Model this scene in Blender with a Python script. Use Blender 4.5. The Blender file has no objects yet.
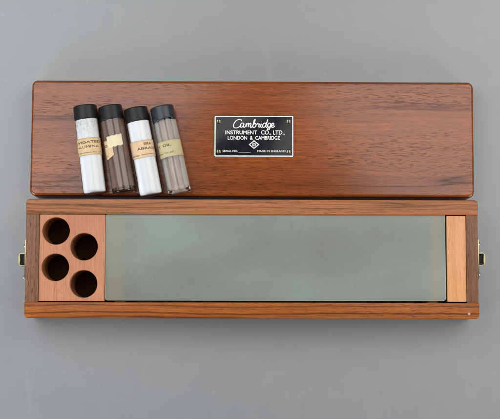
import bpy, bmesh, math, random
from mathutils import Vector, Matrix
random.seed(7)
S = bpy.context.scene
COL = S.collection
MM = 0.001
PI = math.pi

# ------------------------------------------------------------------ camera
cam_d = bpy.data.cameras.new('camera')
cam = bpy.data.objects.new('camera', cam_d)
COL.objects.link(cam)
TILT = math.radians(5.2)
cam.location = (0, -1.2 * math.sin(TILT), 0.045 + 1.2 * math.cos(TILT))
cam.rotation_euler = (TILT, 0, 0)
cam_d.sensor_width = 36
cam_d.lens = 36 * 2.4
cam_d.clip_start = 0.05
cam_d.clip_end = 50
S.camera = cam

# ------------------------------------------------------------------ light
S.view_settings.view_transform = 'Standard'
S.view_settings.look = 'None'
S.view_settings.exposure = 0.0
S.view_settings.gamma = 1.0
world = bpy.data.worlds.new('World')
S.world = world
world.use_nodes = True
wb = world.node_tree.nodes['Background']
wb.inputs[0].default_value = (0.80, 0.86, 1.0, 1)
wb.inputs[1].default_value = 0.13


def softbox(name, loc, target, sx, sy, power, color):
    d = bpy.data.lights.new(name, 'AREA')
    d.shape = 'RECTANGLE'
    d.size = sx
    d.size_y = sy
    d.energy = power
    d.color = color
    o = bpy.data.objects.new(name, d)
    COL.objects.link(o)
    o.location = loc
    o.rotation_euler = (Vector(target) - Vector(loc)).to_track_quat('-Z', 'Y').to_euler()
    return o


softbox('softbox', (-0.56, 0.38, 0.92), (-0.10, 0.22, 0), 0.82, 0.98, 8.2, (0.965, 0.985, 1.0))
softbox('softbox', (0.615, 0.38, 0.92), (0.13, 0.22, 0), 0.82, 0.98, 8.0, (1.0, 0.985, 0.965))
softbox('fill_softbox', (-0.74, -0.52, 0.36), (-0.18, -0.10, 0), 0.50, 0.36, 5.0, (0.89, 0.95, 1.0))
softbox('fill_softbox', (0.76, -0.52, 0.36), (0.18, -0.10, 0), 0.50, 0.36, 4.1, (0.96, 0.985, 1.0))

S.render.engine = 'CYCLES'
S.cycles.use_denoising = True
S.cycles.denoising_prefilter = 'ACCURATE'
S.cycles.denoising_input_passes = 'RGB_ALBEDO_NORMAL'
S.cycles.filter_width = 1.15
S.cycles.max_bounces = 14
S.cycles.transmission_bounces = 12
S.cycles.transparent_max_bounces = 16
S.cycles.sample_clamp_indirect = 6.0
S.cycles.blur_glossy = 0.4


# ------------------------------------------------------------------ materials
class NT:
    def __init__(self, name):
        self.m = bpy.data.materials.new(name)
        self.m.use_nodes = True
        self.t = self.m.node_tree
        self.t.nodes.clear()
        self.out = self.n('ShaderNodeOutputMaterial')

    def n(self, kind, **kw):
        nd = self.t.nodes.new(kind)
        for k, v in kw.items():
            setattr(nd, k, v)
        return nd

    def l(self, a, b):
        self.t.links.new(a, b)

    def coords(self, scale=(1, 1, 1), loc=(0, 0, 0), rot=(0, 0, 0)):
        tc = self.n('ShaderNodeTexCoord')
        mp = self.n('ShaderNodeMapping')
        mp.inputs['Scale'].default_value = scale
        mp.inputs['Location'].default_value = loc
        mp.inputs['Rotation'].default_value = rot
        self.l(tc.outputs['Object'], mp.inputs['Vector'])
        return mp.outputs['Vector']

    def noise(self, vec, scale=1.0, detail=3.0, rough=0.5, dist=0.0):
        nd = self.n('ShaderNodeTexNoise')
        nd.inputs['Scale'].default_value = scale
        nd.inputs['Detail'].default_value = detail
        nd.inputs['Roughness'].default_value = rough
        nd.inputs['Distortion'].default_value = dist
        self.l(vec, nd.inputs['Vector'])
        return nd.outputs['Fac']

    def ramp(self, fac, stops):
        r = self.n('ShaderNodeValToRGB')
        els = r.color_ramp.elements
        while len(els) < len(stops):
            els.new(0.5)
        for e, (p, c) in zip(els, stops):
            e.position = p
            e.color = (c, c, c, 1) if isinstance(c, (int, float)) else (*c, 1)
        self.l(fac, r.inputs[0])
        return r.outputs[0]

    def math(self, op, a, b=None, c=None):
        nd = self.n('ShaderNodeMath', operation=op)
        for i, v in enumerate((a, b, c)):
            if v is None:
                continue
            if isinstance(v, (int, float)):
                nd.inputs[i].default_value = v
            else:
                self.l(v, nd.inputs[i])
        return nd.outputs[0]

    def mix(self, fac, a, b, mode='MIX'):
        nd = self.n('ShaderNodeMix', data_type='RGBA', blend_type=mode)
        for sock, v in ((nd.inputs[0], fac), (nd.inputs[6], a), (nd.inputs[7], b)):
            if isinstance(v, (int, float)):
                sock.default_value = v
            elif isinstance(v, tuple):
                sock.default_value = (*v, 1)
            else:
                self.l(v, sock)
        return nd.outputs[2]

    def bump(self, h, strength=0.3, dist=0.0003):
        b = self.n('ShaderNodeBump')
        b.inputs['Strength'].default_value = strength
        b.inputs['Distance'].default_value = dist
        self.l(h, b.inputs['Height'])
        return b.outputs[0]

    def principled(self, color, rough=0.5, normal=None, **kw):
        p = self.n('ShaderNodeBsdfPrincipled')
        if isinstance(color, tuple):
            p.inputs['Base Color'].default_value = (*color, 1)
        else:
            self.l(color, p.inputs['Base Color'])
        if isinstance(rough, (int, float)):
            p.inputs['Roughness'].default_value = rough
        else:
            self.l(rough, p.inputs['Roughness'])
        if normal is not None:
            self.l(normal, p.inputs['Normal'])
        for k, v in kw.items():
            p.inputs[k].default_value = v
        return p

    def done(self, sh):
        self.l(sh, self.out.inputs['Surface'])
        return self.m


def simple(name, color, rough=0.5, **kw):
    t = NT(name)
    return t.done(t.principled(color, rough, **kw).outputs[0])


def wood(name, light, dark, vein, axis='x', seed=0.0, rough=0.3, vein_amt=0.8, pore_amt=0.7,
         coat=0.0, vein_scale=60.0, bumpy=0.25, vein_w=0.05, pore_col=None, spec=0.5, wander=0.009, gate_at=0.44, ragged_min=0.25, lines=()):
    """Straight-grained hardwood; the grain runs along the chosen object axis."""
    t = NT(name)
    rot = (0, 0, PI / 2) if axis == 'y' else (0, 0, 0)
    base = t.coords(rot=rot, loc=(seed, seed * 0.37, seed * 0.61))

    def stretched(a, b):
        mp = t.n('ShaderNodeMapping')
        mp.inputs['Scale'].default_value = (a, b, b)
        t.l(base, mp.inputs['Vector'])
        return mp.outputs['Vector']
    # slow wander of the grain
    wob = t.noise(stretched(6, 14), 1.0, 2.0, 0.5)
    add = t.n('ShaderNodeVectorMath', operation='ADD')
    sc = t.n('ShaderNodeCombineXYZ')
    t.l(t.math('MULTIPLY', t.math('SUBTRACT', wob, 0.5), wander), sc.inputs[1])
    t.l(base, add.inputs[0])
    t.l(sc.outputs[0], add.inputs[1])
    warped = add.outputs[0]

    def ws(a, b):
        mp = t.n('ShaderNodeMapping')
        mp.inputs['Scale'].default_value = (a, b, b)
        t.l(warped, mp.inputs['Vector'])
        return mp.outputs['Vector']
    broad = t.noise(ws(2.0, 30), 1.0, 3.0, 0.55)
    fibre = t.noise(ws(45, 950), 1.0, 4.0, 0.65)
    grain = t.noise(ws(4, 300), 1.0, 5.0, 0.7)
    patch = t.noise(stretched(9, 16), 1.0, 2.0, 0.5)
    tone = t.math('ADD', t.math('ADD', t.math('MULTIPLY', broad, 0.22), t.math('MULTIPLY', grain, 0.42)),
                  t.math('ADD', t.math('MULTIPLY', fibre, 0.42), t.math('MULTIPLY', patch, 0.12)))
    col = t.mix(t.ramp(tone, [(0.47, 0.0), (0.71, 1.0)]), dark, light)
    # growth-ring veins: narrow level-lines of a stretched noise
    vn = t.noise(ws(1.6, vein_scale), 1.0, 2.0, 0.5)
    band = t.math('ABSOLUTE', t.math('SUBTRACT', t.math('FRACT', t.math('MULTIPLY', vn, 4.0)), 0.5))
    line = t.ramp(band, [(0.0, 1.0), (vein_w, 0.55), (vein_w * 2.6, 0.0)])
    gate = t.ramp(t.noise(ws(5, 24), 1.0, 2.0, 0.5), [(gate_at, 0.0), (gate_at + 0.15, 1.0)])
    ragged = t.ramp(t.noise(ws(60, 700), 1.0, 2.0, 0.6), [(0.3, ragged_min), (0.6, 1.0)])
    vfac = t.math('MULTIPLY', t.math('MULTIPLY', line, gate), t.math('MULTIPLY', ragged, vein_amt))
    col = t.mix(vfac, col, vein)
    if lines:   # single dark growth rings that run the length of the board
        sy = t.n('ShaderNodeSeparateXYZ')
        t.l(warped, sy.inputs[0])
        slow = t.noise(stretched(11, 3), 1.0, 3.0, 0.5)
        yy = t.math('ADD', t.math('SUBTRACT', sy.outputs[1], seed * 0.37), t.math('MULTIPLY', t.math('SUBTRACT', slow, 0.5), 0.006))
        for y0, w, amt in lines:
            dd = t.math('DIVIDE', t.math('ABSOLUTE', t.math('SUBTRACT', yy, y0)), w * 4)
            lf = t.ramp(dd, [(0.10, 1.0), (0.55, 0.0)])
            lf = t.math('MULTIPLY', t.math('MULTIPLY', lf, ragged), amt)
            col = t.mix(lf, col, vein)
            vfac = t.math('MAXIMUM', vfac, lf)
    # open pores: short dark dashes along the grain
    pn = t.noise(ws(140, 1600), 1.0, 1.0, 0.5)
    pores = t.ramp(pn, [(0.57, 0.0), (0.64, 1.0)])
    pdens = t.ramp(t.noise(ws(4, 45), 1.0, 2.0, 0.5), [(0.35, 0.25), (0.65, 1.0)])
    pf = t.math('MULTIPLY', t.math('MULTIPLY', pores, pdens), pore_amt)
    col = t.mix(pf, col, pore_col or vein)
    # small handling dents and spots
    sp = t.ramp(t.noise(stretched(260, 420), 1.0, 1.0, 0.4), [(0.775, 0.0), (0.81, 1.0)])
    col = t.mix(t.math('MULTIPLY', sp, 0.55), col, tuple(0.5 * v for v in vein))
    h = t.math('SUBTRACT', t.math('MULTIPLY', fibre, 0.5), pf)
    nrm = t.bump(h, bumpy, 0.00018)
    rg = t.math('ADD', t.math('MULTIPLY', fibre, 0.16), rough - 0.06)
    p = t.principled(col, rg, nrm)
    t.l(t.math('MULTIPLY', t.math('SUBTRACT', 1.0, t.math('MULTIPLY', t.math('MAXIMUM', pf, t.math('MULTIPLY', vfac, 0.6)), 0.85)), spec), p.inputs['Specular IOR Level'])
    p.inputs['Coat Weight'].default_value = coat
    p.inputs['Coat Roughness'].default_value = 0.22
    return t.done(p.outputs[0])


M = {}
M['lid'] = wood('varnished_wood', (0.305, 0.074, 0.009), (0.150, 0.033, 0.005), (0.024, 0.008, 0.003),
                seed=1.3, rough=0.17, spec=0.54, vein_scale=42, pore_amt=0.58, bumpy=0.16, vein_amt=0.85)
M['back_rail'] = wood('oiled_wood', (0.42, 0.158, 0.055), (0.25, 0.08, 0.023), (0.065, 0.025, 0.012),
                      seed=4.1, rough=0.42, vein_scale=75, vein_w=0.09, pore_amt=0.7, spec=0.32, gate_at=0.36, ragged_min=0.4, lines=((0.0540, 0.00035, 0.5), (0.0497, 0.0004, 0.55)))
M['front_rail'] = wood('figured_wood', (0.40, 0.110, 0.013), (0.225, 0.053, 0.007), (0.030, 0.010, 0.005),
                       seed=8.7, rough=0.33, vein_scale=70, vein_w=0.10, vein_amt=0.95, pore_amt=0.5, spec=0.30, gate_at=0.30, ragged_min=0.5, lines=((-0.0474, 0.00045, 0.6), (-0.0543, 0.00055, 0.75)))
M['end'] = wood('dark_end_wood', (0.245, 0.112, 0.058), (0.105, 0.045, 0.024), (0.03, 0.016, 0.012), axis='y',
                seed=2.9, rough=0.42, vein_scale=110, vein_w=0.06, pore_amt=0.8, spec=0.28)
M['block'] = wood('pale_pink_wood', (0.56, 0.255, 0.132), (0.42, 0.168, 0.078), (0.30, 0.11, 0.05), axis='y',
                  seed=6.2, rough=0.5, vein_scale=60, vein_amt=0.25, pore_amt=0.5, bumpy=0.15, spec=0.35)
M['spacer'] = wood('pale_orange_wood', (0.71, 0.35, 0.165), (0.57, 0.265, 0.11), (0.42, 0.17, 0.07), axis='y',
                   seed=9.4, rough=0.45, vein_scale=70, vein_amt=0.3, pore_amt=0.4, bumpy=0.15, spec=0.35)
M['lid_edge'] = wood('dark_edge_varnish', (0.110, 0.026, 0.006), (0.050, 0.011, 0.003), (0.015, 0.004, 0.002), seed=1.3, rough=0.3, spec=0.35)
M['bore_floor'] = simple('shaded_bore_floor', (0.032, 0.013, 0.007), 0.9, **{'Specular IOR Level': 0.05})  # near-black colour paints in the shade at the bottom of the holes
M['bore'] = wood('shaded_bore_wood', (0.40, 0.15, 0.065), (0.22, 0.08, 0.032), (0.03, 0.004, 0.002), axis='y', seed=7.7, rough=0.7, spec=0.15)  # darker than the block: shade inside the holes put into the wall colour
M['floor'] = wood('inner_wood', (0.30, 0.13, 0.06), (0.2, 0.085, 0.04), (0.06, 0.03, 0.02), seed=3.3, rough=0.6)
M['brass'] = simple('old_brass', (0.33, 0.265, 0.155), 0.3, Metallic=1.0)
M['nickel'] = simple('plated_screw', (0.78, 0.77, 0.74), 0.2, Metallic=1.0)
M['loop_shade'] = simple('loop_shade_black', (0.006, 0.005, 0.005), 0.6)  # painted shade for the hollow of the latch loops
M['pin'] = simple('pale_wood_pin', (0.40, 0.31, 0.215), 0.6)


def worn(name, a, b, rough, metallic, spec, sc=260.0):
    t = NT(name)
    n1 = t.noise(t.coords(), sc, 4.0, 0.65)
    col = t.mix(t.ramp(n1, [(0.36, 0.0), (0.66, 1.0)]), a, b)
    n2 = t.noise(t.coords(scale=(60, 900, 60), rot=(0, 0, 0.3)), 1.0, 3.0, 0.6)
    r = t.math('ADD', rough, t.math('MULTIPLY', n2, 0.12))
    p = t.principled(col, r, t.bump(n2, 0.06, 0.0001))
    p.inputs['Metallic'].default_value = metallic
    p.inputs['Specular IOR Level'].default_value = spec
    return t.done(p.outputs[0])


M['enamel'] = worn('black_enamel', (0.006, 0.007, 0.009), (0.016, 0.017, 0.019), 0.10, 0.0, 0.25, 120.0)
M['silver'] = worn('bare_plate_metal', (0.60, 0.60, 0.57), (0.84, 0.84, 0.83), 0.36, 0.5, 0.5, 420.0)
M['slot'] = simple('screw_slot', (0.02, 0.015, 0.01), 0.7)
M['ink'] = simple('print_ink', (0.035, 0.028, 0.022), 0.8)


def table_mat():
    t = NT('grey_matte_paper')
    v = t.coords()
    big = t.noise(v, 3.0, 3.0, 0.5)
    fine = t.noise(v, 900.0, 2.0, 0.6)
    mid = t.noise(v, 45.0, 3.0, 0.6)
    tone = t.math('ADD', t.math('MULTIPLY', big, 0.35), t.math('ADD', t.math('MULTIPLY', fine, 0.3), t.math('MULTIPLY', mid, 0.35)))
    col = t.mix(t.ramp(tone, [(0.3, 0.0), (0.7, 1.0)]), (0.217, 0.221, 0.225), (0.250, 0.252, 0.252))
    specks = t.ramp(t.noise(v, 260.0, 1.0, 0.3), [(0.775, 0.0), (0.80, 1.0)])
    col = t.mix(t.math('MULTIPLY', specks, 0.16), col, (0.55, 0.56, 0.56))
    for seed, sc, rz in ((2.3, (8, 0.5, 1), 0.9), (6.1, (6, 0.5, 1), -0.7), (9.4, (10, 0.7, 1), 1.3)):   # hairline scuffs
        hv = t.noise(t.coords(scale=sc, loc=(seed, seed, 0), rot=(0, 0, rz)), 1.0, 2.0, 0.4)
        hl = t.ramp(t.math('ABSOLUTE', t.math('SUBTRACT', hv, 0.5)), [(0.0, 1.0), (0.0035, 0.0)])
        hg = t.ramp(t.noise(t.coords(loc=(seed * 2, 1, 0)), 9.0, 3.0, 0.6), [(0.52, 0.0), (0.68, 1.0)])
        col = t.mix(t.math('MULTIPLY', t.math('MULTIPLY', hl, hg), 0.08), col, (0.46, 0.465, 0.465))
    p = t.principled(col, 0.37, t.bump(fine, 0.08, 0.0001))
    p.inputs['Specular IOR Level'].default_value = 0.72
    return t.done(p.outputs[0])


M['table'] = table_mat()


def ground_glass():
    t = NT("ground_glass")
    v = t.coords(scale=(8, 15, 9))
    cloud = t.noise(v, 1.0, 3.0, 0.45, 0.3)
    fine = t.noise(t.coords(), 420.0, 3.0, 0.6)
    tone = t.math('ADD', t.math('MULTIPLY', cloud, 0.8), t.math('MULTIPLY', fine, 0.2))
    col = t.mix(t.ramp(tone, [(0.34, 0.0), (0.66, 1.0)]), (0.202, 0.208, 0.175), (0.272, 0.310, 0.274))
    # tan stains left where the plate has lain on its bearers
    tc = t.n('ShaderNodeTexCoord')
    sx = t.n('ShaderNodeSeparateXYZ')
    t.l(tc.outputs['Object'], sx.inputs[0])
    wv = t.math('MULTIPLY', t.math('SUBTRACT', t.noise(t.coords(), 40.0, 3.0, 0.6), 0.5), 0.004)
    xx = t.math('ADD', sx.outputs[0], wv)
    for centre, half, amt in ((-0.1600, 0.0085, 0.28), (0.1600, 0.0050, 0.45)):
        d = t.math('ABSOLUTE', t.math('SUBTRACT', xx, centre))
        k = t.ramp(t.math('MULTIPLY', d, 50.0), [(max(0.0, half * 50 - 0.22), 1.0), (half * 50 + 0.14, 0.0)])
        col = t.mix(t.math('MULTIPLY', k, amt), col, (0.36, 0.285, 0.175))
    for seed, sc, rz in ((1.7, (16, 5, 1), 0.4), (5.2, (22, 6, 1), -0.3), (8.8, (30, 9, 1), 1.0)):      # fine scratches
        hv = t.noise(t.coords(scale=sc, loc=(seed, seed, 0), rot=(0, 0, rz)), 1.0, 2.0, 0.4)
        hl = t.ramp(t.math('ABSOLUTE', t.math('SUBTRACT', hv, 0.5)), [(0.0, 1.0), (0.006, 0.0)])
        hg = t.ramp(t.noise(t.coords(loc=(seed * 2, 1, 0)), 22.0, 2.0, 0.5), [(0.58, 0.0), (0.72, 1.0)])
        col = t.mix(t.math('MULTIPLY', t.math('MULTIPLY', hl, hg), 0.35), col, (0.12, 0.13, 0.11))
    p = t.principled(col, 0.42, t.bump(fine, 0.10, 0.0001))
    p.inputs['Specular IOR Level'].default_value = 0.5
    g = t.n('ShaderNodeBsdfRefraction')
    g.inputs['Color'].default_value = (0.74, 0.82, 0.72, 1)
    g.inputs['Roughness'].default_value = 0.35
    g.inputs['IOR'].default_value = 1.15
    mx = t.n('ShaderNodeMixShader')
    mx.inputs[0].default_value = 0.2
    t.l(p.outputs[0], mx.inputs[1])
    t.l(g.outputs[0], mx.inputs[2])
    return t.done(mx.outputs[0])


M['plate_glass'] = ground_glass()
M['glass_edge'] = simple('polished_glass_edge', (0.50, 0.58, 0.48), 0.15)


def thin_glass():
    t = NT('thin_vial_glass')
    tr = t.n('ShaderNodeBsdfTransparent')
    tr.inputs[0].default_value = (0.975, 0.98, 0.975, 1)
    gl = t.n('ShaderNodeBsdfGlossy')
    gl.inputs['Roughness'].default_value = 0.14
    fr = t.n('ShaderNodeFresnel')
    fr.inputs['IOR'].default_value = 1.45
    mx = t.n('ShaderNodeMixShader')
    t.l(fr.outputs[0], mx.inputs[0])
    t.l(tr.outputs[0], mx.inputs[1])
    t.l(gl.outputs[0], mx.inputs[2])
    return t.done(mx.outputs[0])


M['thin_glass'] = thin_glass()


def clear_glass(name, color):
    t = NT(name)
    p = t.principled(color, 0.02, None, IOR=1.48)
    p.inputs['Transmission Weight'].default_value = 1.0
    return t.done(p.outputs[0])


M['clear_glass'] = clear_glass('clear_vial_glass', (0.97, 0.98, 0.96))
M['dusky_glass'] = clear_glass('dusky_vial_glass', (0.93, 0.90, 0.88))


def film(name, color, amount, streak, sides=None):
    t = NT(name)
    n1 = t.noise(t.coords(scale=(420, 420, 14)), 1.0, 3.0, 0.6)
    n2 = t.noise(t.coords(scale=(90, 90, 50)), 1.0, 3.0, 0.6)
    k = t.math('ADD', t.math('MULTIPLY', n1, 0.6), t.math('MULTIPLY', n2, 0.4))
    fac = t.ramp(k, [(0.35, max(0, amount - streak)), (0.65, min(1, amount + streak))])
    if sides:   # light refracted by the thick wall, painted as bright bands down the bore
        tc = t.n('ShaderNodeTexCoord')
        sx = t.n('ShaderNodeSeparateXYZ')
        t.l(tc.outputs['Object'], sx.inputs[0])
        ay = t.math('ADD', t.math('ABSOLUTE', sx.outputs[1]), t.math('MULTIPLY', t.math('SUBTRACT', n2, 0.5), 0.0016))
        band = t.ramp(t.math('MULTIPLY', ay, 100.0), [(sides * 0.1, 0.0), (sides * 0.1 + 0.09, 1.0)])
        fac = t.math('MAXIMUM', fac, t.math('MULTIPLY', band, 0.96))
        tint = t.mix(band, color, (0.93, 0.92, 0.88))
    tr = t.n('ShaderNodeBsdfTransparent')
    df = t.n('ShaderNodeBsdfDiffuse')
    if sides:
        t.l(tint, df.inputs[0])
    else:
        df.inputs[0].default_value = (*color, 1)
    tl = t.n('ShaderNodeBsdfTranslucent')
    tl.inputs[0].default_value = (*color, 1)
    m0 = t.n('ShaderNodeMixShader')
    m0.inputs[0].default_value = 0.28 if sides else 0.35
    t.l(df.outputs[0], m0.inputs[1])
    t.l(tl.outputs[0], m0.inputs[2])
    mx = t.n('ShaderNodeMixShader')
    t.l(fac, mx.inputs[0])
    t.l(tr.outputs[0], mx.inputs[1])
    t.l(m0.outputs[0], mx.inputs[2])
    return t.done(mx.outputs[0])


M['grey_film'] = film('grey_brown_residue', (0.58, 0.37, 0.31), 0.62, 0.20)
M['oil_film_lit_sides'] = film('oil_film_lit_sides', (0.96, 0.78, 0.70), 0.50, 0.18, sides=5.3)  # oil tint, plus painted-in wall light along both sides


def powder(name, dusty):
    t = NT(name)
    g = t.noise(t.coords(), 700.0, 3.0, 0.6)
    col = t.mix(t.ramp(g, [(0.3, 0.0), (0.7, 1.0)]), (0.86, 0.865, 0.87), (0.93, 0.93, 0.93))
    if dusty:   # only a thin coat clings to the glass above the settled powder
        tc = t.n('ShaderNodeTexCoord')
        sx = t.n('ShaderNodeSeparateXYZ')
        t.l(tc.outputs['Object'], sx.inputs[0])
        gate = t.ramp(t.math('MULTIPLY', sx.outputs[2], 10.0), [(0.54, 0.0), (0.70, 1.0)])
        spk = t.ramp(t.noise(t.coords(scale=(1, 1, 0.7)), 620.0, 3.0, 0.65), [(0.36, 1.0), (0.58, 0.0)])
        thin = t.noise(t.coords(), 160.0, 2.0, 0.5)
        col = t.mix(t.math('MULTIPLY', gate, t.math('MULTIPLY', spk, 0.55)), col, (0.40, 0.40, 0.39))
        col = t.mix(t.math('MULTIPLY', gate, t.math('MULTIPLY', thin, 0.30)), col, (0.62, 0.61, 0.59))
    p = t.principled(col, 0.95, t.bump(g, 0.06, 0.0001))
    p.inputs['Specular IOR Level'].default_value = 0.1
    return t.done(p.outputs[0])


M['powder'] = powder('white_powder', False)
M['powder_dusty'] = powder('clinging_white_powder', True)


def paper(name, a, b, stain, clear=0.0):
    t = NT(name)
    n1 = t.noise(t.coords(), 150.0, 4.0, 0.6)
    n2 = t.noise(t.coords(), 900.0, 2.0, 0.6)
    col = t.mix(t.ramp(n1, [(0.3, 0.0), (0.7, 1.0)]), a, b)
    st = t.ramp(t.noise(t.coords(loc=(3, 1, 2)), 260.0, 3.0, 0.6), [(0.58, 0.0), (0.75, 1.0)])
    col = t.mix(t.math('MULTIPLY', st, 0.5), col, stain)
    p = t.principled(col, 0.75, t.bump(n2, 0.15, 0.0001))
    p.inputs['Specular IOR Level'].default_value = 0.25
    if not clear:
        return t.done(p.outputs[0])
    tr = t.n('ShaderNodeBsdfTransparent')
    tr.inputs[0].default_value = (0.88, 0.82, 0.58, 1)
    mx = t.n('ShaderNodeMixShader')
    mx.inputs[0].default_value = clear
    t.l(p.outputs[0], mx.inputs[1])
    t.l(tr.outputs[0], mx.inputs[2])
    return t.done(mx.outputs[0])


M['label_tan'] = paper('aged_label_paper', (0.60, 0.43, 0.225), (0.70, 0.52, 0.30), (0.45, 0.28, 0.12))
M['label_peach'] = paper('peach_label_paper', (0.66, 0.45, 0.255), (0.74, 0.54, 0.34), (0.50, 0.31, 0.15))
M['label_cream'] = paper('torn_cream_paper', (0.70, 0.60, 0.38), (0.78, 0.68, 0.47), (0.55, 0.40, 0.20))
M['label_oily'] = paper('oil_soaked_label_paper', (0.60, 0.51, 0.28), (0.70, 0.60, 0.37), (0.46, 0.35, 0.16), 0.25)


def cap_mat(name, col, rough, oily=False):
    t = NT(name)
    n = t.noise(t.coords(scale=(60, 60, 1400)), 1.0, 3.0, 0.6)
    n2 = t.noise(t.coords(), 140.0, 3.0, 0.6)
    c = t.mix(t.ramp(n2, [(0.35, 0.0), (0.7, 1.0)]), col, tuple(1.7 * v for v in col))
    r = t.math('ADD', t.math('MULTIPLY', n2, 0.25 if not oily else 0.35), rough - 0.12)
    p = t.principled(c, r, t.bump(n, 0.25, 0.0002))
    p.inputs['Specular IOR Level'].default_value = 0.5 if oily else 0.28
    return t.done(p.outputs[0])


M['cap'] = cap_mat('black_plastic', (0.008, 0.008, 0.0085), 0.40)
M['cap_oily'] = cap_mat('oily_black_rubber', (0.014, 0.017, 0.020), 0.30, True)


# ------------------------------------------------------------------ mesh helpers
def link(name, me, parent=None, mat=None, smooth=None):
    me.name = name
    o = bpy.data.objects.new(name, me)
    COL.objects.link(o)
    if parent:
        o.parent = parent
    if mat:
        me.materials.clear()
        me.materials.append(mat)
    if smooth is not None:
        for p in me.polygons:
            p.use_smooth = True
        if smooth < 180:
            me.set_sharp_from_angle(angle=math.radians(smooth))
    return o


def from_bm(name, bm, parent=None, mat=None, smooth=35):
    bmesh.ops.recalc_face_normals(bm, faces=bm.faces)
    me = bpy.data.meshes.new(name)
    bm.to_mesh(me)
    bm.free()
    return link(name, me, parent, mat, smooth)


def empty(name, label, cat, loc, rot=(0, 0, 0), group=None):
    o = bpy.data.objects.new(name, None)
    o.empty_display_size = 0.01
    COL.objects.link(o)
    o.location = [v * MM for v in loc]
    o.rotation_euler = rot
    o['label'] = label
    o['category'] = cat
    if group:
        o['group'] = group
    return o


def part(name, parent):
    o = bpy.data.objects.new(name, None)
    o.empty_display_size = 0.005
    COL.objects.link(o)
    o.parent = parent
    return o


def outline(x0, x1, y0, y1, radii=(0, 0, 0, 0), seg=6):
    """rounded rectangle; radii for corners (x0,y0) (x1,y0) (x1,y1) (x0,y1)"""
    pts = []
    for (cx, cy, a0), r in zip(((x0, y0, PI), (x1, y0, 1.5 * PI), (x1, y1, 0), (x0, y1, 0.5 * PI)), radii):
        sx = 1 if cx == x0 else -1
        sy = 1 if cy == y0 else -1
        if r <= 0:
            pts.append((cx, cy))
            continue
        for k in range(seg + 1):
            a = a0 + k / seg * PI / 2
            pts.append((cx + sx * r + r * math.cos(a), cy + sy * r + r * math.sin(a)))
    return pts


def prism_bm(pts, z0, z1, top=0.0, bottom=0.0, seg=3):
    """extruded outline (mm) with the top and bottom edges rounded over"""
    bm = bmesh.new()
    lo = [bm.verts.new((x * MM, y * MM, z0 * MM)) for x, y in pts]
    hi = [bm.verts.new((x * MM, y * MM, z1 * MM)) for x, y in pts]
    n = len(pts)
    bm.faces.new(lo[::-1])
    ft = bm.faces.new(hi)
    for i in range(n):
        bm.faces.new((lo[i], lo[(i + 1) % n], hi[(i + 1) % n], hi[i]))
    bm.faces.ensure_lookup_table()
    if top > 0:
        es = [e for e in bm.edges if e.verts[0] in hi and e.verts[1] in hi]
        bmesh.ops.bevel(bm, geom=es, offset=top * MM, segments=seg, profile=0.5, affect='EDGES', clamp_overlap=False)
    if bottom > 0:
        es = [e for e in bm.edges if all(abs(v.co.z - z0 * MM) < 1e-9 for v in e.verts)]
        bmesh.ops.bevel(bm, geom=es, offset=bottom * MM, segments=2, profile=0.5, affect='EDGES', clamp_overlap=False)
    return bm


def rrect_bm(x0, x1, y0, y1, radii, z0, z1, top, bottom=0.5, seg=8, steps=5):
    """rounded-rectangle block lofted from inset outlines, so its edges roll over cleanly"""
    levels = [(bottom, z0), (0, z0 + bottom)]
    for k in range(steps + 1):
        a = k / steps * PI / 2
        levels.append((top * (1 - math.cos(a)), z1 - top + top * math.sin(a)))
    bm = bmesh.new()
    rings = []
    for d, z in levels:
        pts = outline(x0 + d, x1 - d, y0 + d, y1 - d, [max(r - d, 0.12) for r in radii], seg)
        rings.append([bm.verts.new((x * MM, y * MM, z * MM)) for x, y in pts])
    bm.faces.new(rings[0][::-1])
    bm.faces.new(rings[-1])
    for A, B in zip(rings, rings[1:]):
        for k in range(len(A)):
            q = (k + 1) % len(A)
            bm.faces.new((A[k], A[q], B[q], B[k]))
    return bm


def lathe_bm(profile, seg=64, closed=False, wob=None):
    """profile: list of (r, z) mm"""
    bm = bmesh.new()
    rings = []
    for j, (r, z) in enumerate(profile):
        if r < 1e-6:
            rings.append([bm.verts.new((0, 0, z * MM))])
        else:
            rings.append([bm.verts.new((r * math.cos(a) * MM, r * math.sin(a) * MM,
                                        (z + (wob(j, a) if wob else 0)) * MM))
                          for a in (2 * PI * k / seg for k in range(seg))])
    pairs = list(zip(rings, rings[1:]))
    if closed:
        pairs.append((rings[-1], rings[0]))
    for A, B in pairs:
        for k in range(seg):
            q = (k + 1) % seg
            if len(A) == 1 and len(B) == 1:
                continue
            if len(A) == 1:
                bm.faces.new((A[0], B[q], B[k]))
            elif len(B) == 1:
                bm.faces.new((A[k], A[q], B[0]))
            else:
                bm.faces.new((A[k], A[q], B[q], B[k]))
    return bm


def text_mesh(body, size, width=None, bold=0.0, depth=0.0, height=None):
    """flat letters, centred on the origin, in mm"""
    c = bpy.data.curves.new('lettering', 'FONT')
    c.body = body
    c.size = size
    c.offset = bold
    c.resolution_u = 4
    c.align_x = 'CENTER'
    c.fill_mode = 'FRONT' if depth == 0 else 'BOTH'
    c.extrude = depth
    o = bpy.data.objects.new('lettering', c)
    COL.objects.link(o)
    dg = bpy.context.evaluated_depsgraph_get()
    me = bpy.data.meshes.new_from_object(o.evaluated_get(dg))
    bpy.data.objects.remove(o)
    bpy.data.curves.remove(c)
    xs = [v.co.x for v in me.vertices]
    ys = [v.co.y for v in me.vertices]
    cx = (min(xs) + max(xs)) / 2
    cy = (min(ys) + max(ys)) / 2
    kx = width / (max(xs) - min(xs)) if width else 1.0
    ky = height / (max(ys) - min(ys)) if height else 1.0
    for v in me.vertices:
        v.co.x = (v.co.x - cx) * kx
        v.co.y = (v.co.y - cy) * ky
    return me


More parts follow.
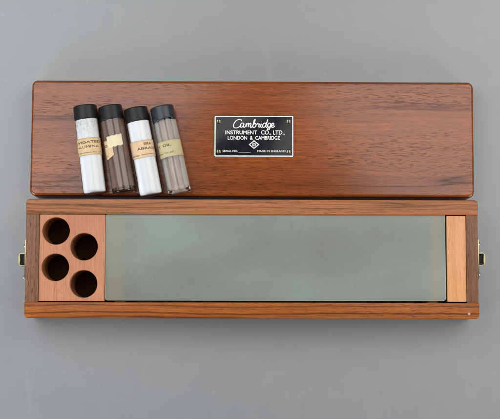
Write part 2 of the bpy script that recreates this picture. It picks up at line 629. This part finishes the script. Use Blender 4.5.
def catmull(pts, n=10):
    if len(pts) < 3:
        return pts
    P = [pts[0]] + list(pts) + [pts[-1]]
    out = []
    for i in range(1, len(P) - 2):
        p0, p1, p2, p3 = P[i - 1:i + 3]
        for k in range(n):
            t = k / n
            out.append(tuple(0.5 * (2 * b + (c - a) * t + (2 * a - 5 * b + 4 * c - d) * t * t + (3 * b - a - 3 * c + d) * t ** 3)
                             for a, b, c, d in zip(p0, p1, p2, p3)))
    out.append(pts[-1])
    return out


def stroke_bm(strokes, w, flat=0.2):
    """brush strokes as flattened round ribs; strokes are 2D point lists in mm"""
    bm = bmesh.new()
    for st in strokes:
        pts = catmull(st)
        rings = []
        N = 8
        m = len(pts)
        for i, (x, y) in enumerate(pts):
            a = pts[max(0, i - 1)]
            b = pts[min(m - 1, i + 1)]
            tx, ty = b[0] - a[0], b[1] - a[1]
            L = math.hypot(tx, ty) or 1
            nx, ny = -ty / L, tx / L
            ex = min(1.0, 0.55 + 0.45 * min(i, m - 1 - i) / 3)
            r = w / 2 * ex
            rings.append([bm.verts.new(((x + nx * r * math.cos(q)) * MM, (y + ny * r * math.cos(q)) * MM, flat * math.sin(q) * MM))
                          for q in (2 * PI * k / N for k in range(N))])
        for A, B in zip(rings, rings[1:]):
            for k in range(N):
                bm.faces.new((A[k], A[(k + 1) % N], B[(k + 1) % N], B[k]))
        bm.faces.new(rings[0][::-1])
        bm.faces.new(rings[-1])
    return bm


def box_bm(x0, x1, y0, y1, z0, z1, bev=0.5):
    bm = prism_bm(outline(x0, x1, y0, y1), z0, z1)
    if bev:
        bmesh.ops.bevel(bm, geom=list(bm.edges), offset=bev * MM, segments=2, profile=0.5, affect='EDGES')
    return bm


# ------------------------------------------------------------------ the surface
bm = bmesh.new()
bmesh.ops.create_grid(bm, x_segments=1, y_segments=1, size=2.5)
tbl = from_bm('tabletop', bm, None, M['table'], None)
tbl['kind'] = 'structure'

# ------------------------------------------------------------------ the open box
# local origin: centre of the box at the table
BX, BY = 1.85, -49.25
box = empty('wooden_box', 'open reddish wooden box with pale holed block and brass side latches', 'box', (BX, BY, 0), (0, 0, math.radians(-0.14)))
X0, X1, Y0, Y1, H = -225.9, 225.9, -59.3, 59.3, 45.0
IX0, IX1, IY0, IY1 = -212.6, 214.0, -43.5, 44.2
o = from_bm('back_rail', rrect_bm(X0, X1, IY1, Y1, (0.3, 0.3, 3.8, 3.8), 0, H, 1.0), box, M['back_rail'])
o = from_bm('front_rail', rrect_bm(X0, X1, Y0, IY0, (3.8, 3.8, 0.3, 0.3), 0, H, 1.0), box, M['front_rail'])
o = from_bm('end_panel', prism_bm(outline(X0 + 0.35, IX0, IY0 + 0.05, IY1 - 0.05), 0, H - 0.25, 0.5), box, M['end'])
o = from_bm('end_panel', prism_bm(outline(IX1, X1 - 0.35, IY0 + 0.05, IY1 - 0.05), 0, H - 0.25, 0.5), box, M['end'])
o = from_bm('bottom_board', box_bm(IX0 + 0.05, IX1 - 0.05, IY0 + 0.05, IY1 - 0.05, 0.6, 6, 0), box, M['floor'])

# block drilled for the four vials
HOLES = [(-193.9, -21.8), (-165.7, -37.5), (-194.0, -58.2), (-165.6, -74.6)]
HR = 13.7
BLK = (IX0 + 0.25, -146.6, IY0 + 0.9, IY1 - 0.3)


def drilled(x0, x1, y0, y1, z0, z1, holes, r, zb):
    a = bpy.data.objects.new('blank', bpy.data.meshes.new('blank'))
    bmx = box_bm(x0, x1, y0, y1, z0, z1, 0.45)
    bmesh.ops.recalc_face_normals(bmx, faces=bmx.faces)
    bmx.to_mesh(a.data)
    COL.objects.link(a)
    bmc = bmesh.new()
    for hx, hy in holes:
        c = lathe_bm([(0, zb), (r, zb), (r, z1 - 0.5), (r + 0.5, z1), (r + 1.0, z1 + 0.5), (0, z1 + 0.5)], 72)
        bmesh.ops.translate(c, verts=c.verts, vec=(hx * MM, hy * MM, 0))
        tmp = bpy.data.meshes.new('tmp')
        c.to_mesh(tmp)
        c.free()
        bmc.from_mesh(tmp)
        bpy.data.meshes.remove(tmp)
    bmesh.ops.recalc_face_normals(bmc, faces=bmc.faces)
    b = bpy.data.objects.new('drill', bpy.data.meshes.new('drill'))
    bmc.to_mesh(b.data)
    bmc.free()
    COL.objects.link(b)
    md = a.modifiers.new('drill', 'BOOLEAN')
    md.object = b
    md.operation = 'DIFFERENCE'
    md.solver = 'EXACT'
    dg = bpy.context.evaluated_depsgraph_get()
    me = bpy.data.meshes.new_from_object(a.evaluated_get(dg))
    for q in (a, b):
        bpy.data.objects.remove(q)
    return me


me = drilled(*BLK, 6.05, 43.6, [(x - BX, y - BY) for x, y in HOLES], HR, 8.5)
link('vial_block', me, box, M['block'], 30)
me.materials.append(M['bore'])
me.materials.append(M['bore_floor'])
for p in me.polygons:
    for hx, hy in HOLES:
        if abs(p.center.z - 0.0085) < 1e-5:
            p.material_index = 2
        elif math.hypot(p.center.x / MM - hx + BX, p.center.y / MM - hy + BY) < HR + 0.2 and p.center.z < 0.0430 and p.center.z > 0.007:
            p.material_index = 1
from_bm('end_spacer', box_bm(194.7, IX1 - 0.25, IY0 + 1.2, IY1 - 0.9, 6.05, 43.8, 0.5), box, M['spacer'])
# bearers that carry the plate near both ends
from_bm('bearer', box_bm(-138, -127, IY0 + 0.1, IY1 - 0.1, 6.05, 29.9, 0.3), box, M['spacer'])
from_bm('bearer', box_bm(177.0, 187, IY0 + 0.1, IY1 - 0.1, 6.05, 29.9, 0.3), box, M['spacer'])
# pale pin let into the front rail
bm = lathe_bm([(0, 45.25), (1.0, 45.2), (1.35, 45.02), (1.35, 44.0)], 20)
bmesh.ops.translate(bm, verts=bm.verts, vec=((217.5 - BX) * MM, (-103.4 - BY) * MM, 0))
from_bm('pin', bm, box, M['pin'])


def latch(side, ymid, ys):
    """brass loop latch on a box end; side -1 left, +1 right"""
    g = part('latch', box)
    xf = (X0 + 0.35) if side < 0 else (X1 - 0.35)
    yb = ymid - BY

    def X(a, b):
        return (xf - b, xf - a) if side < 0 else (xf + a, xf + b)
    x0, x1 = X(0.02, 1.5)
    from_bm('backplate', box_bm(x0, x1, yb - 19.5, yb + 19.5, 14, 42, 0.25), g, M['brass'])
    # hollow loop, bowed at its outer end
    bmx = bmesh.new()
    out, inn = [], []
    prof = [(0.9, 6.6), (6.0, 6.6), (7.6, 6.3), (8.6, 5.0), (9.1, 2.5), (9.2, 0), (9.1, -2.5), (8.6, -5.0), (7.6, -6.3), (6.0, -6.6), (0.9, -6.6)]
    inner = [(0.9, 5.6), (5.6, 5.6), (6.9, 5.6), (7.5, 4.6), (7.3, 2.2), (7.1, 0), (7.3, -2.2), (7.5, -4.6), (6.9, -5.6), (5.6, -5.6), (0.9, -5.6)]
    for (a, b), (c, d) in zip(prof, inner):
        px = xf + side * a
        qx = xf + side * c
        out.append([bmx.verts.new((px * MM, (yb + b) * MM, z * MM)) for z in (17, 35)])
        inn.append([bmx.verts.new((qx * MM, (yb + d) * MM, z * MM)) for z in (17, 35)])
    for i in range(len(out) - 1):
        bmx.faces.new((out[i][0], out[i + 1][0], out[i + 1][1], out[i][1]))
        bmx.faces.new((inn[i][0], inn[i][1], inn[i + 1][1], inn[i + 1][0]))
        bmx.faces.new((out[i][1], out[i + 1][1], inn[i + 1][1], inn[i][1]))
        bmx.faces.new((out[i][0], inn[i][0], inn[i + 1][0], out[i + 1][0]))
    for i in (0, -1):
        bmx.faces.new((out[i][0], out[i][1], inn[i][1], inn[i][0]))
    bmesh.ops.bevel(bmx, geom=[e for e in bmx.edges if all(abs(v.co.z - 0.035) < 1e-6 for v in e.verts)], offset=0.0003, segments=2, affect='EDGES')
    from_bm('loop', bmx, g, M['brass'], 50)
    x0, x1 = X(1.55, 6.0)
    from_bm('shade_infill', box_bm(x0, x1, yb - 5.5, yb + 5.5, 18, 31, 0.4), g, M['loop_shade'])  # near-black block added so the hollow loop reads as shaded
    for sy in ys:
        b2 = lathe_bm([(0, 3.3), (1.0, 3.1), (1.9, 2.3), (2.5, 0.8), (2.5, 0)], 20)
        bmesh.ops.rotate(b2, verts=b2.verts, matrix=Matrix.Rotation(side * PI / 2, 3, 'Y'))
        bmesh.ops.translate(b2, verts=b2.verts, vec=((xf + side * 1.5) * MM, (sy - BY) * MM, 0.032))
        from_bm('screw', b2, g, M['nickel'])


latch(-1, -50.2, (-36.0, -67.8))
latch(1, -48.7, (-32.8, -63.4))

# ------------------------------------------------------------------ the glass plate
gx, gy = 25.4, -47.6
bm = rrect_bm(-169.9, 169.9, -43.4, 43.4, (3.0, 3.2, 2.0, 2.5), 0, 12.6, 0.7)
plate = from_bm('glass_plate', bm, None, M['plate_glass'], 35)
plate.data.materials.append(M['glass_edge'])
for p in plate.data.polygons:
    if 0.05 < p.normal.z < 0.97:
        p.material_index = 1
plate.location = (gx * MM, gy * MM, 30.0 * MM)
plate.rotation_euler = (0, 0, math.radians(-0.1))
plate['label'] = 'long grey-green ground glass plate lying in the open wooden box'
plate['category'] = 'glass plate'

# ------------------------------------------------------------------ the lid
LX, LY = 2.35, 75.4
LH = 26.0
lid = empty('box_lid', 'varnished reddish brown wooden lid with black nameplate, lying closed side up', 'lid', (LX, LY, 0), (0, 0, math.radians(-0.28)))
lid_body = from_bm('lid_body', rrect_bm(-226.3, 226.3, -60.7, 58.6, (6.5, 6.5, 6, 6), 0, LH, 3.2, 0.4, 10, 7), lid, M['lid'], 40)

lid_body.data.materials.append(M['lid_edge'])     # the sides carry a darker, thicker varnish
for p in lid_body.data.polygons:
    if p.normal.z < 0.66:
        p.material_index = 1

# nameplate
NPX, NPY = 4.0 - LX, 76.75 - LY
npl = from_bm('nameplate', prism_bm(outline(-40.6, 40.6, -21.35, 21.35, (0.8,) * 4, 3), 0, 0.8, 0.2), lid, M['enamel'])
npl.location = (NPX * MM, NPY * MM, (LH + 0.02) * MM)
npl.rotation_euler = (0, 0, math.radians(0.15))
bm = bmesh.new()
oo = outline(-40.2, 40.2, -20.95, 20.95, (0.7,) * 4, 3)
ii = outline(-39.1, 39.1, -19.85, 19.85, (0.3,) * 4, 3)
V = [[bm.verts.new((x * MM, y * MM, z)) for x, y in L] for L, z in ((oo, 0.00078), (oo, 0.00092), (ii, 0.00092), (ii, 0.00078))]
for A, B in zip(V, V[1:]):
    for k in range(len(A)):
        q = (k + 1) % len(A)
        bm.faces.new((A[k], A[q], B[q], B[k]))
from_bm('border', bm, npl, M['silver'], 30)


def np_text(body, x, y, w, h, bold=0.0):
    me = text_mesh(body, 5.0, w, bold, 0, h)
    for v in me.vertices:
        v.co = Vector((v.co.x * MM, v.co.y * MM, 0))
    o = link('lettering', me, npl, M['silver'])
    o.location = (x * MM, y * MM, 0.00086)
    return o


# photo pixel -> plate mm: centre 253.5,136.4 ; 1 px = 1.018 mm across, 1.033 mm down
def K(px, py):
    return ((px - 253.5) * 1.023, (136.4 - py) * 1.033)


for body, x0, x1, y0, y1, b in (('INSTRUMENT', 225.0, 256.6, 130.7, 134.6, 0.10), ('CO., LTD.,', 260.6, 284.2, 130.5, 135.4, 0.10),
                                ('LONDON  &  CAMBRIDGE', 227.4, 279.4, 136.1, 139.9, 0.10),
                                ('SERIAL NO.', 222.2, 237.6, 150.1, 152.2, 0.06), ('MADE IN ENGLAND', 257.0, 285.0, 150.1, 152.2, 0.06)):
    a = K(x0, y0)
    c = K(x1, y1)
    np_text(body, (a[0] + c[0]) / 2, (a[1] + c[1]) / 2, c[0] - a[0], a[1] - c[1], b)
a = K(238.4, 152.3)
c = K(250.4, 152.6)
from_bm('serial_line', box_bm(a[0], c[0], c[1], a[1], 0.80, 0.9, 0), npl, M['silver'])

# brush-script word, drawn on a 5x enlargement (x 137..345, y 57..108)
SCR = [
    [(181, 67), (178, 60), (168, 58), (156, 63), (146, 74), (140, 88), (143, 98), (152, 101), (164, 98), (174, 91), (179, 86)],          # C
    [(192, 79), (185, 76), (177, 82), (174, 92), (179, 98), (187, 93), (193, 80), (190, 93), (194, 98), (201, 90)],                        # a
    [(201, 90), (205, 78), (202, 97)],
    [(202, 97), (208, 82), (215, 77), (216, 84), (213, 97)],
    [(213, 97), (219, 82), (226, 77), (227, 84), (224, 95), (229, 98), (236, 89)],                                                        # m
    [(236, 89), (245, 72), (249, 59), (244, 62), (239, 82), (237, 95), (243, 98), (251, 93), (253, 83), (248, 77), (241, 84)],            # b
    [(253, 84), (258, 82), (262, 77), (263, 82), (270, 80), (267, 90), (268, 97), (274, 93)],                                             # r
    [(274, 93), (279, 80), (276, 93), (280, 98), (287, 92)],                                                                              # i
    [(281, 69), (282.5, 71.5)],
    [(303, 80), (296, 76), (288, 82), (286, 92), (291, 98), (298, 93), (303, 82), (312, 58), (305, 80), (302, 93), (306, 98), (312, 92)], # d
    [(327, 80), (320, 76), (313, 82), (311, 91), (316, 97), (323, 92), (328, 79), (324, 96), (318, 108), (310, 109), (312, 103), (326, 96), (333, 90)],   # g
    [(331, 91), (338, 88), (342, 80), (338, 76), (332, 82), (330, 92), (335, 98), (342, 95), (347, 89)],                                  # e
]
strokes = []
for st in SCR:
    strokes.append([K(205 + x / 5.0, 108 + y / 5.0) for x, y in st])
o = from_bm('script_lettering', stroke_bm(strokes, 0.95, 0.10), npl, M['silver'], 60)
o.location = (0, 0, 0.00084)

# diamond emblem
ex, ey = K(253.6, 144.7)


def ring_poly(bmx, oo, ii, z0, z1):
    V = [[bmx.verts.new((x * MM, y * MM, z * MM)) for x, y in L] for L, z in ((oo, z0), (oo, z1), (ii, z1), (ii, z0))]
    for A, B in zip(V, V[1:]):
        for k in range(len(A)):
            q = (k + 1) % len(A)
            bmx.faces.new((A[k], A[q], B[q], B[k]))


bm = bmesh.new()
dia = lambda a, b: [(ex - a, ey), (ex, ey - b), (ex + a, ey), (ex, ey + b)]
ring_poly(bm, dia(5.4, 4.6), dia(3.9, 3.2), 0.78, 0.9)
cir = lambda r: [(ex + r * 1.15 * math.cos(k / 20 * 2 * PI), ey + r * math.sin(k / 20 * 2 * PI)) for k in range(20)]
ring_poly(bm, cir(1.75), cir(1.25), 0.78, 0.88)
for cx_ in (-0.42, 0.42):
    f = [bm.verts.new(((ex + cx_ + dx) * MM, (ey + dy) * MM, 0.86 * MM)) for dx, dy in ((-0.16, -0.75), (0.16, -0.75), (0.16, 0.75), (-0.16, 0.75))]
    bm.faces.new(f)
from_bm('emblem', bm, npl, M['silver'], 30)

for px, py, ang in ((218.2, 121.3, 8), (288.1, 121.2, -14), (218.4, 151.5, 18), (288.1, 151.5, -4)):
    sx_, sy_ = K(px, py)
    sc = from_bm('screw', lathe_bm([(0, 1.25), (0.9, 1.2), (1.7, 0.95), (2.3, 0.5), (2.5, 0)], 28), npl, M['brass'])
    sc.location = (sx_ * MM, sy_ * MM, 0.0008)
    sl = from_bm('slot', box_bm(-0.5, 0.5, -2.4, 2.4, 0.35, 1.32, 0), sc, M['slot'])
    sl.rotation_euler = (0, 0, math.radians(ang))

# ------------------------------------------------------------------ the vials
R = 11.7


def vial(label, top, bot, roll=0.0):
    """empty at the foot of a vial lying on the lid; local Z runs to the cap, local X points up"""
    t = Vector((top[0], top[1], 0))
    b = Vector((bot[0], bot[1], 0))
    d = (t - b)
    L = d.length
    d.normalize()
    up = Vector((0, 0, 1))
    y = d.cross(up)
    m = Matrix((up, y, d)).transposed()
    root = empty('vial', label, 'vial', (b.x, b.y, LH + 12.05), m.to_euler(), 'glass vials lying on the lid')
    return root, L


def wrap(me, zc, arc0, r):
    bmx = bmesh.new()
    bmx.from_mesh(me)
    x = min(v.co.x for v in bmx.verts) + 0.5
    hi = max(v.co.x for v in bmx.verts)
    while x < hi:   # cut the letters finely enough to follow the curve
        bmesh.ops.bisect_plane(bmx, geom=list(bmx.verts) + list(bmx.edges) + list(bmx.faces), plane_co=(x, 0, 0), plane_no=(1, 0, 0))
        x += 0.5
    bmx.to_mesh(me)
    bmx.free()
    for v in me.vertices:
        th = (v.co.x + arc0) / R
        z = zc + v.co.y
        v.co = Vector((r * math.cos(th) * MM, r * math.sin(th) * MM, z * MM))
    return me


def curved_label(name, parent, mat, th0, th1, z0, z1, r=R + 0.10, top=None, bottom=None, n=60, m=8):
    """a strip of paper round the glass; top/bottom give edge offsets by theta"""
    bmx = bmesh.new()
    g = []
    for i in range(n + 1):
        th = math.radians(th0 + (th1 - th0) * i / n)
        u = i / n
        a = z0 + (bottom(u) if bottom else 0)
        b = z1 + (top(u) if top else 0)
        col = []
        for j in range(m + 1):
            z = a + (b - a) * j / m
            col.append(bmx.verts.new((r * math.cos(th) * MM, r * math.sin(th) * MM, z * MM)))
        g.append(col)
    for i in range(n):
        for j in range(m):
            bmx.faces.new((g[i][j], g[i + 1][j], g[i + 1][j + 1], g[i][j + 1]))
    ob = from_bm(name, bmx, parent, mat, 180)
    sd = ob.modifiers.new('thickness', 'SOLIDIFY')
    sd.thickness = 0.00008
    sd.offset = 0
    return ob


def print_on(lab, body, zc, arc, width, height, bold=0.05, r=R + 0.2):
    me = text_mesh(body, 4.0, width, bold, 0, height)
    link('print', wrap(me, zc, arc, r), lab, M['ink'])


def cap(parent, L, mat, wob=None):
    z0 = L - 14.6
    prof = [(R - 2.6, z0 + 0.4), (R - 0.2, z0 + 0.05), (R + 0.18, z0 + 0.45), (R + 0.24, z0 + 1.2)]
    for k in range(1, 10):
        z = z0 + 1.2 + k * (14.6 - 2.6) / 10
        prof.append((R + 0.22 + (0.06 if k % 2 else -0.03), z))
    prof += [(R + 0.22, L - 1.3), (R + 0.0, L - 0.5), (R - 0.55, L - 0.08), (R - 1.4, L), (0, L)]
    from_bm('cap', lathe_bm(prof, 72, wob=wob), parent, mat, 40)


def filled_body(parent, L):
    prof = [(0, 0.1), (R - 2.5, 0), (R - 0.9, 0.25), (R - 0.2, 0.9), (R, 1.9), (R, 2.4), (R, L - 15.2), (R, L - 14.5), (R - 1.2, L - 13.6), (R - 1.2, L - 4)]
    from_bm('glass_tube', lathe_bm(prof, 72), parent, M['thin_glass'], 60)


def hollow_body(parent, L, mat, wall=1.9, floor=3.2, rin=6.0):
    ri = R - wall
    prof = [(0, 0.25), (R - 2.2, 0.0), (R - 0.8, 0.3), (R - 0.2, 0.9), (R, 1.8), (R, 2.3), (R, L - 15.2), (R, L - 14.5), (R - 0.8, L - 13.2), (R - 0.8, L - 3),
            (ri, L - 3), (ri, L - 3.4), (ri, floor + rin + 0.6)]
    for k in range(0, 9):
        a = k / 8 * PI / 2
        prof.append((ri - rin + rin * math.cos(a), floor + rin - rin * math.sin(a)))
    prof.append((0, floor - 0.1))
    from_bm('glass_tube', lathe_bm(prof, 72), parent, mat, 60)
    return ri


# 1: white powder, tan label, clinging dust under the cap
v, L = vial('vial of white powder with tan LEVIGATED ALUMINA label and speckled space under its cap', (-167.43, 105.76), (-156.04, 16.35))
filled_body(v, L)
cap(v, L, M['cap'])
from_bm('powder', lathe_bm([(0, 1.5), (R - 2, 1.4), (R - 0.8, 2.0), (R - 0.45, 3.2), (R - 0.45, 3.8), (R - 0.45, L - 15.2), (R - 0.45, L - 14.7), (0, L - 14.4)], 64), v, M['powder_dusty'], 50)
lab = curved_label('paper_label', v, M['label_tan'], -128, 118, L - 51.6, L - 34.2)
print_on(lab, 'LEVIGATED', L - 38.5, -1.6, 31.0, 2.5, 0.03)
print_on(lab, 'ALUMINA', L - 43.2, -0.8, 24.5, 2.5, 0.0)
print_on(lab, 'Cambridge  Instrument  Co., Ltd.', L - 49.2, -6.0, 42.0, 1.9, 0.01)

# 2: dusky empty tube with a torn label
v, L = vial('dusky grey-brown glass vial with black cap and torn scrap of cream label', (-142.08, 105.46), (-126.54, 17.77))
ri = hollow_body(v, L, M['dusky_glass'], 1.5, 2.2, 3.0)
cap(v, L, M['cap'])
from_bm('residue', lathe_bm([(ri + 0.12, 5.6), (ri + 0.12, L - 15)], 64), v, M['grey_film'], 60)
jag = lambda u: 0.35 * math.sin(u * 21) + 0.22 * math.sin(u * 47 + 1)
lab = curved_label('paper_label', v, M['label_tan'], -110, -15, L - 54.5, L - 35.3,
                   top=lambda u: 0.4 * jag(u), bottom=lambda u: 0.3 * jag(u) + (3.0 * max(0, (u - 0.6) / 0.4)), n=40)
print_on(lab, 'NO.', L - 40.6, -12.6, 7.5, 2.7, 0.07)
print_on(lab, 'Co.', L - 51.0, -12.0, 4.5, 1.8, 0.01)
lab2 = curved_label('paper_label', v, M['label_cream'], -40, 39, L - 43.3, L - 31.6, r=R + 0.34,
                    top=lambda u: 0.9 * u - 0.3 + 0.8 * jag(u), bottom=lambda u: 1.6 * u - 0.6 + 1.0 * jag(u + 0.3), n=44)
lab2['label'] = 'pale torn paper scrap'

# 3: white powder, peach label
v, L = vial('vial full of pure white powder with peach SIRA ABRASIVE label, third from the left end', (-116.1, 103.3), (-99.31, 14.53))
filled_body(v, L)
cap(v, L, M['cap'])
from_bm('powder', lathe_bm([(0, 1.5), (R - 2, 1.4), (R - 0.8, 2.0), (R - 0.45, 3.2), (R - 0.45, 3.8), (R - 0.45, L - 15.2), (R - 0.45, L - 14.7), (0, L - 14.4)], 64), v, M['powder'], 50)
lab = curved_label('paper_label', v, M['label_peach'], -118, 150, L - 52.2, L - 34.8)
print_on(lab, 'SIRA', L - 38.8, 6.6, 8.6, 2.5, 0.07)
print_on(lab, 'ABRASIVE', L - 43.4, 7.8, 26.0, 2.5, 0.03)
print_on(lab, 'Cambridge  Instrument  Co., Ltd.', L - 49.6, 4.0, 42.0, 1.8, 0.01)

# 4: clear tube, oily label
v, L = vial('empty clear thick-bottomed glass vial with oily yellow-green label and glossy cap', (-89.64, 104.84), (-70.82, 17.37))
ri = hollow_body(v, L, M['clear_glass'], 3.9, 2.4, 6.4)
cap(v, L, M['cap_oily'], wob=lambda j, a: (1.1 * math.sin(a * 2 + 0.6) + 0.5 * math.sin(a * 5)) if j < 4 else 0)
from_bm('residue', lathe_bm([(0, 2.25), (2.2, 2.3), (4.4, 3.0), (6.4, 4.6), (ri - 0.25, 6.5), (ri + 0.12, 9.0), (ri + 0.12, 9.6), (ri + 0.12, L - 15)], 64), v, M['oil_film_lit_sides'], 60)  # oil residue, with refracted light painted down its sides
lab = curved_label('paper_label', v, M['label_oily'], -118, 96, L - 52.9, L - 36.2)
print_on(lab, 'X  OIL', L - 41.0, -6.3, 15.5, 2.5, 0.05)
print_on(lab, 'Instrument  Co., Ltd.', L - 48.6, -8.5, 24.0, 1.9, 0.01)
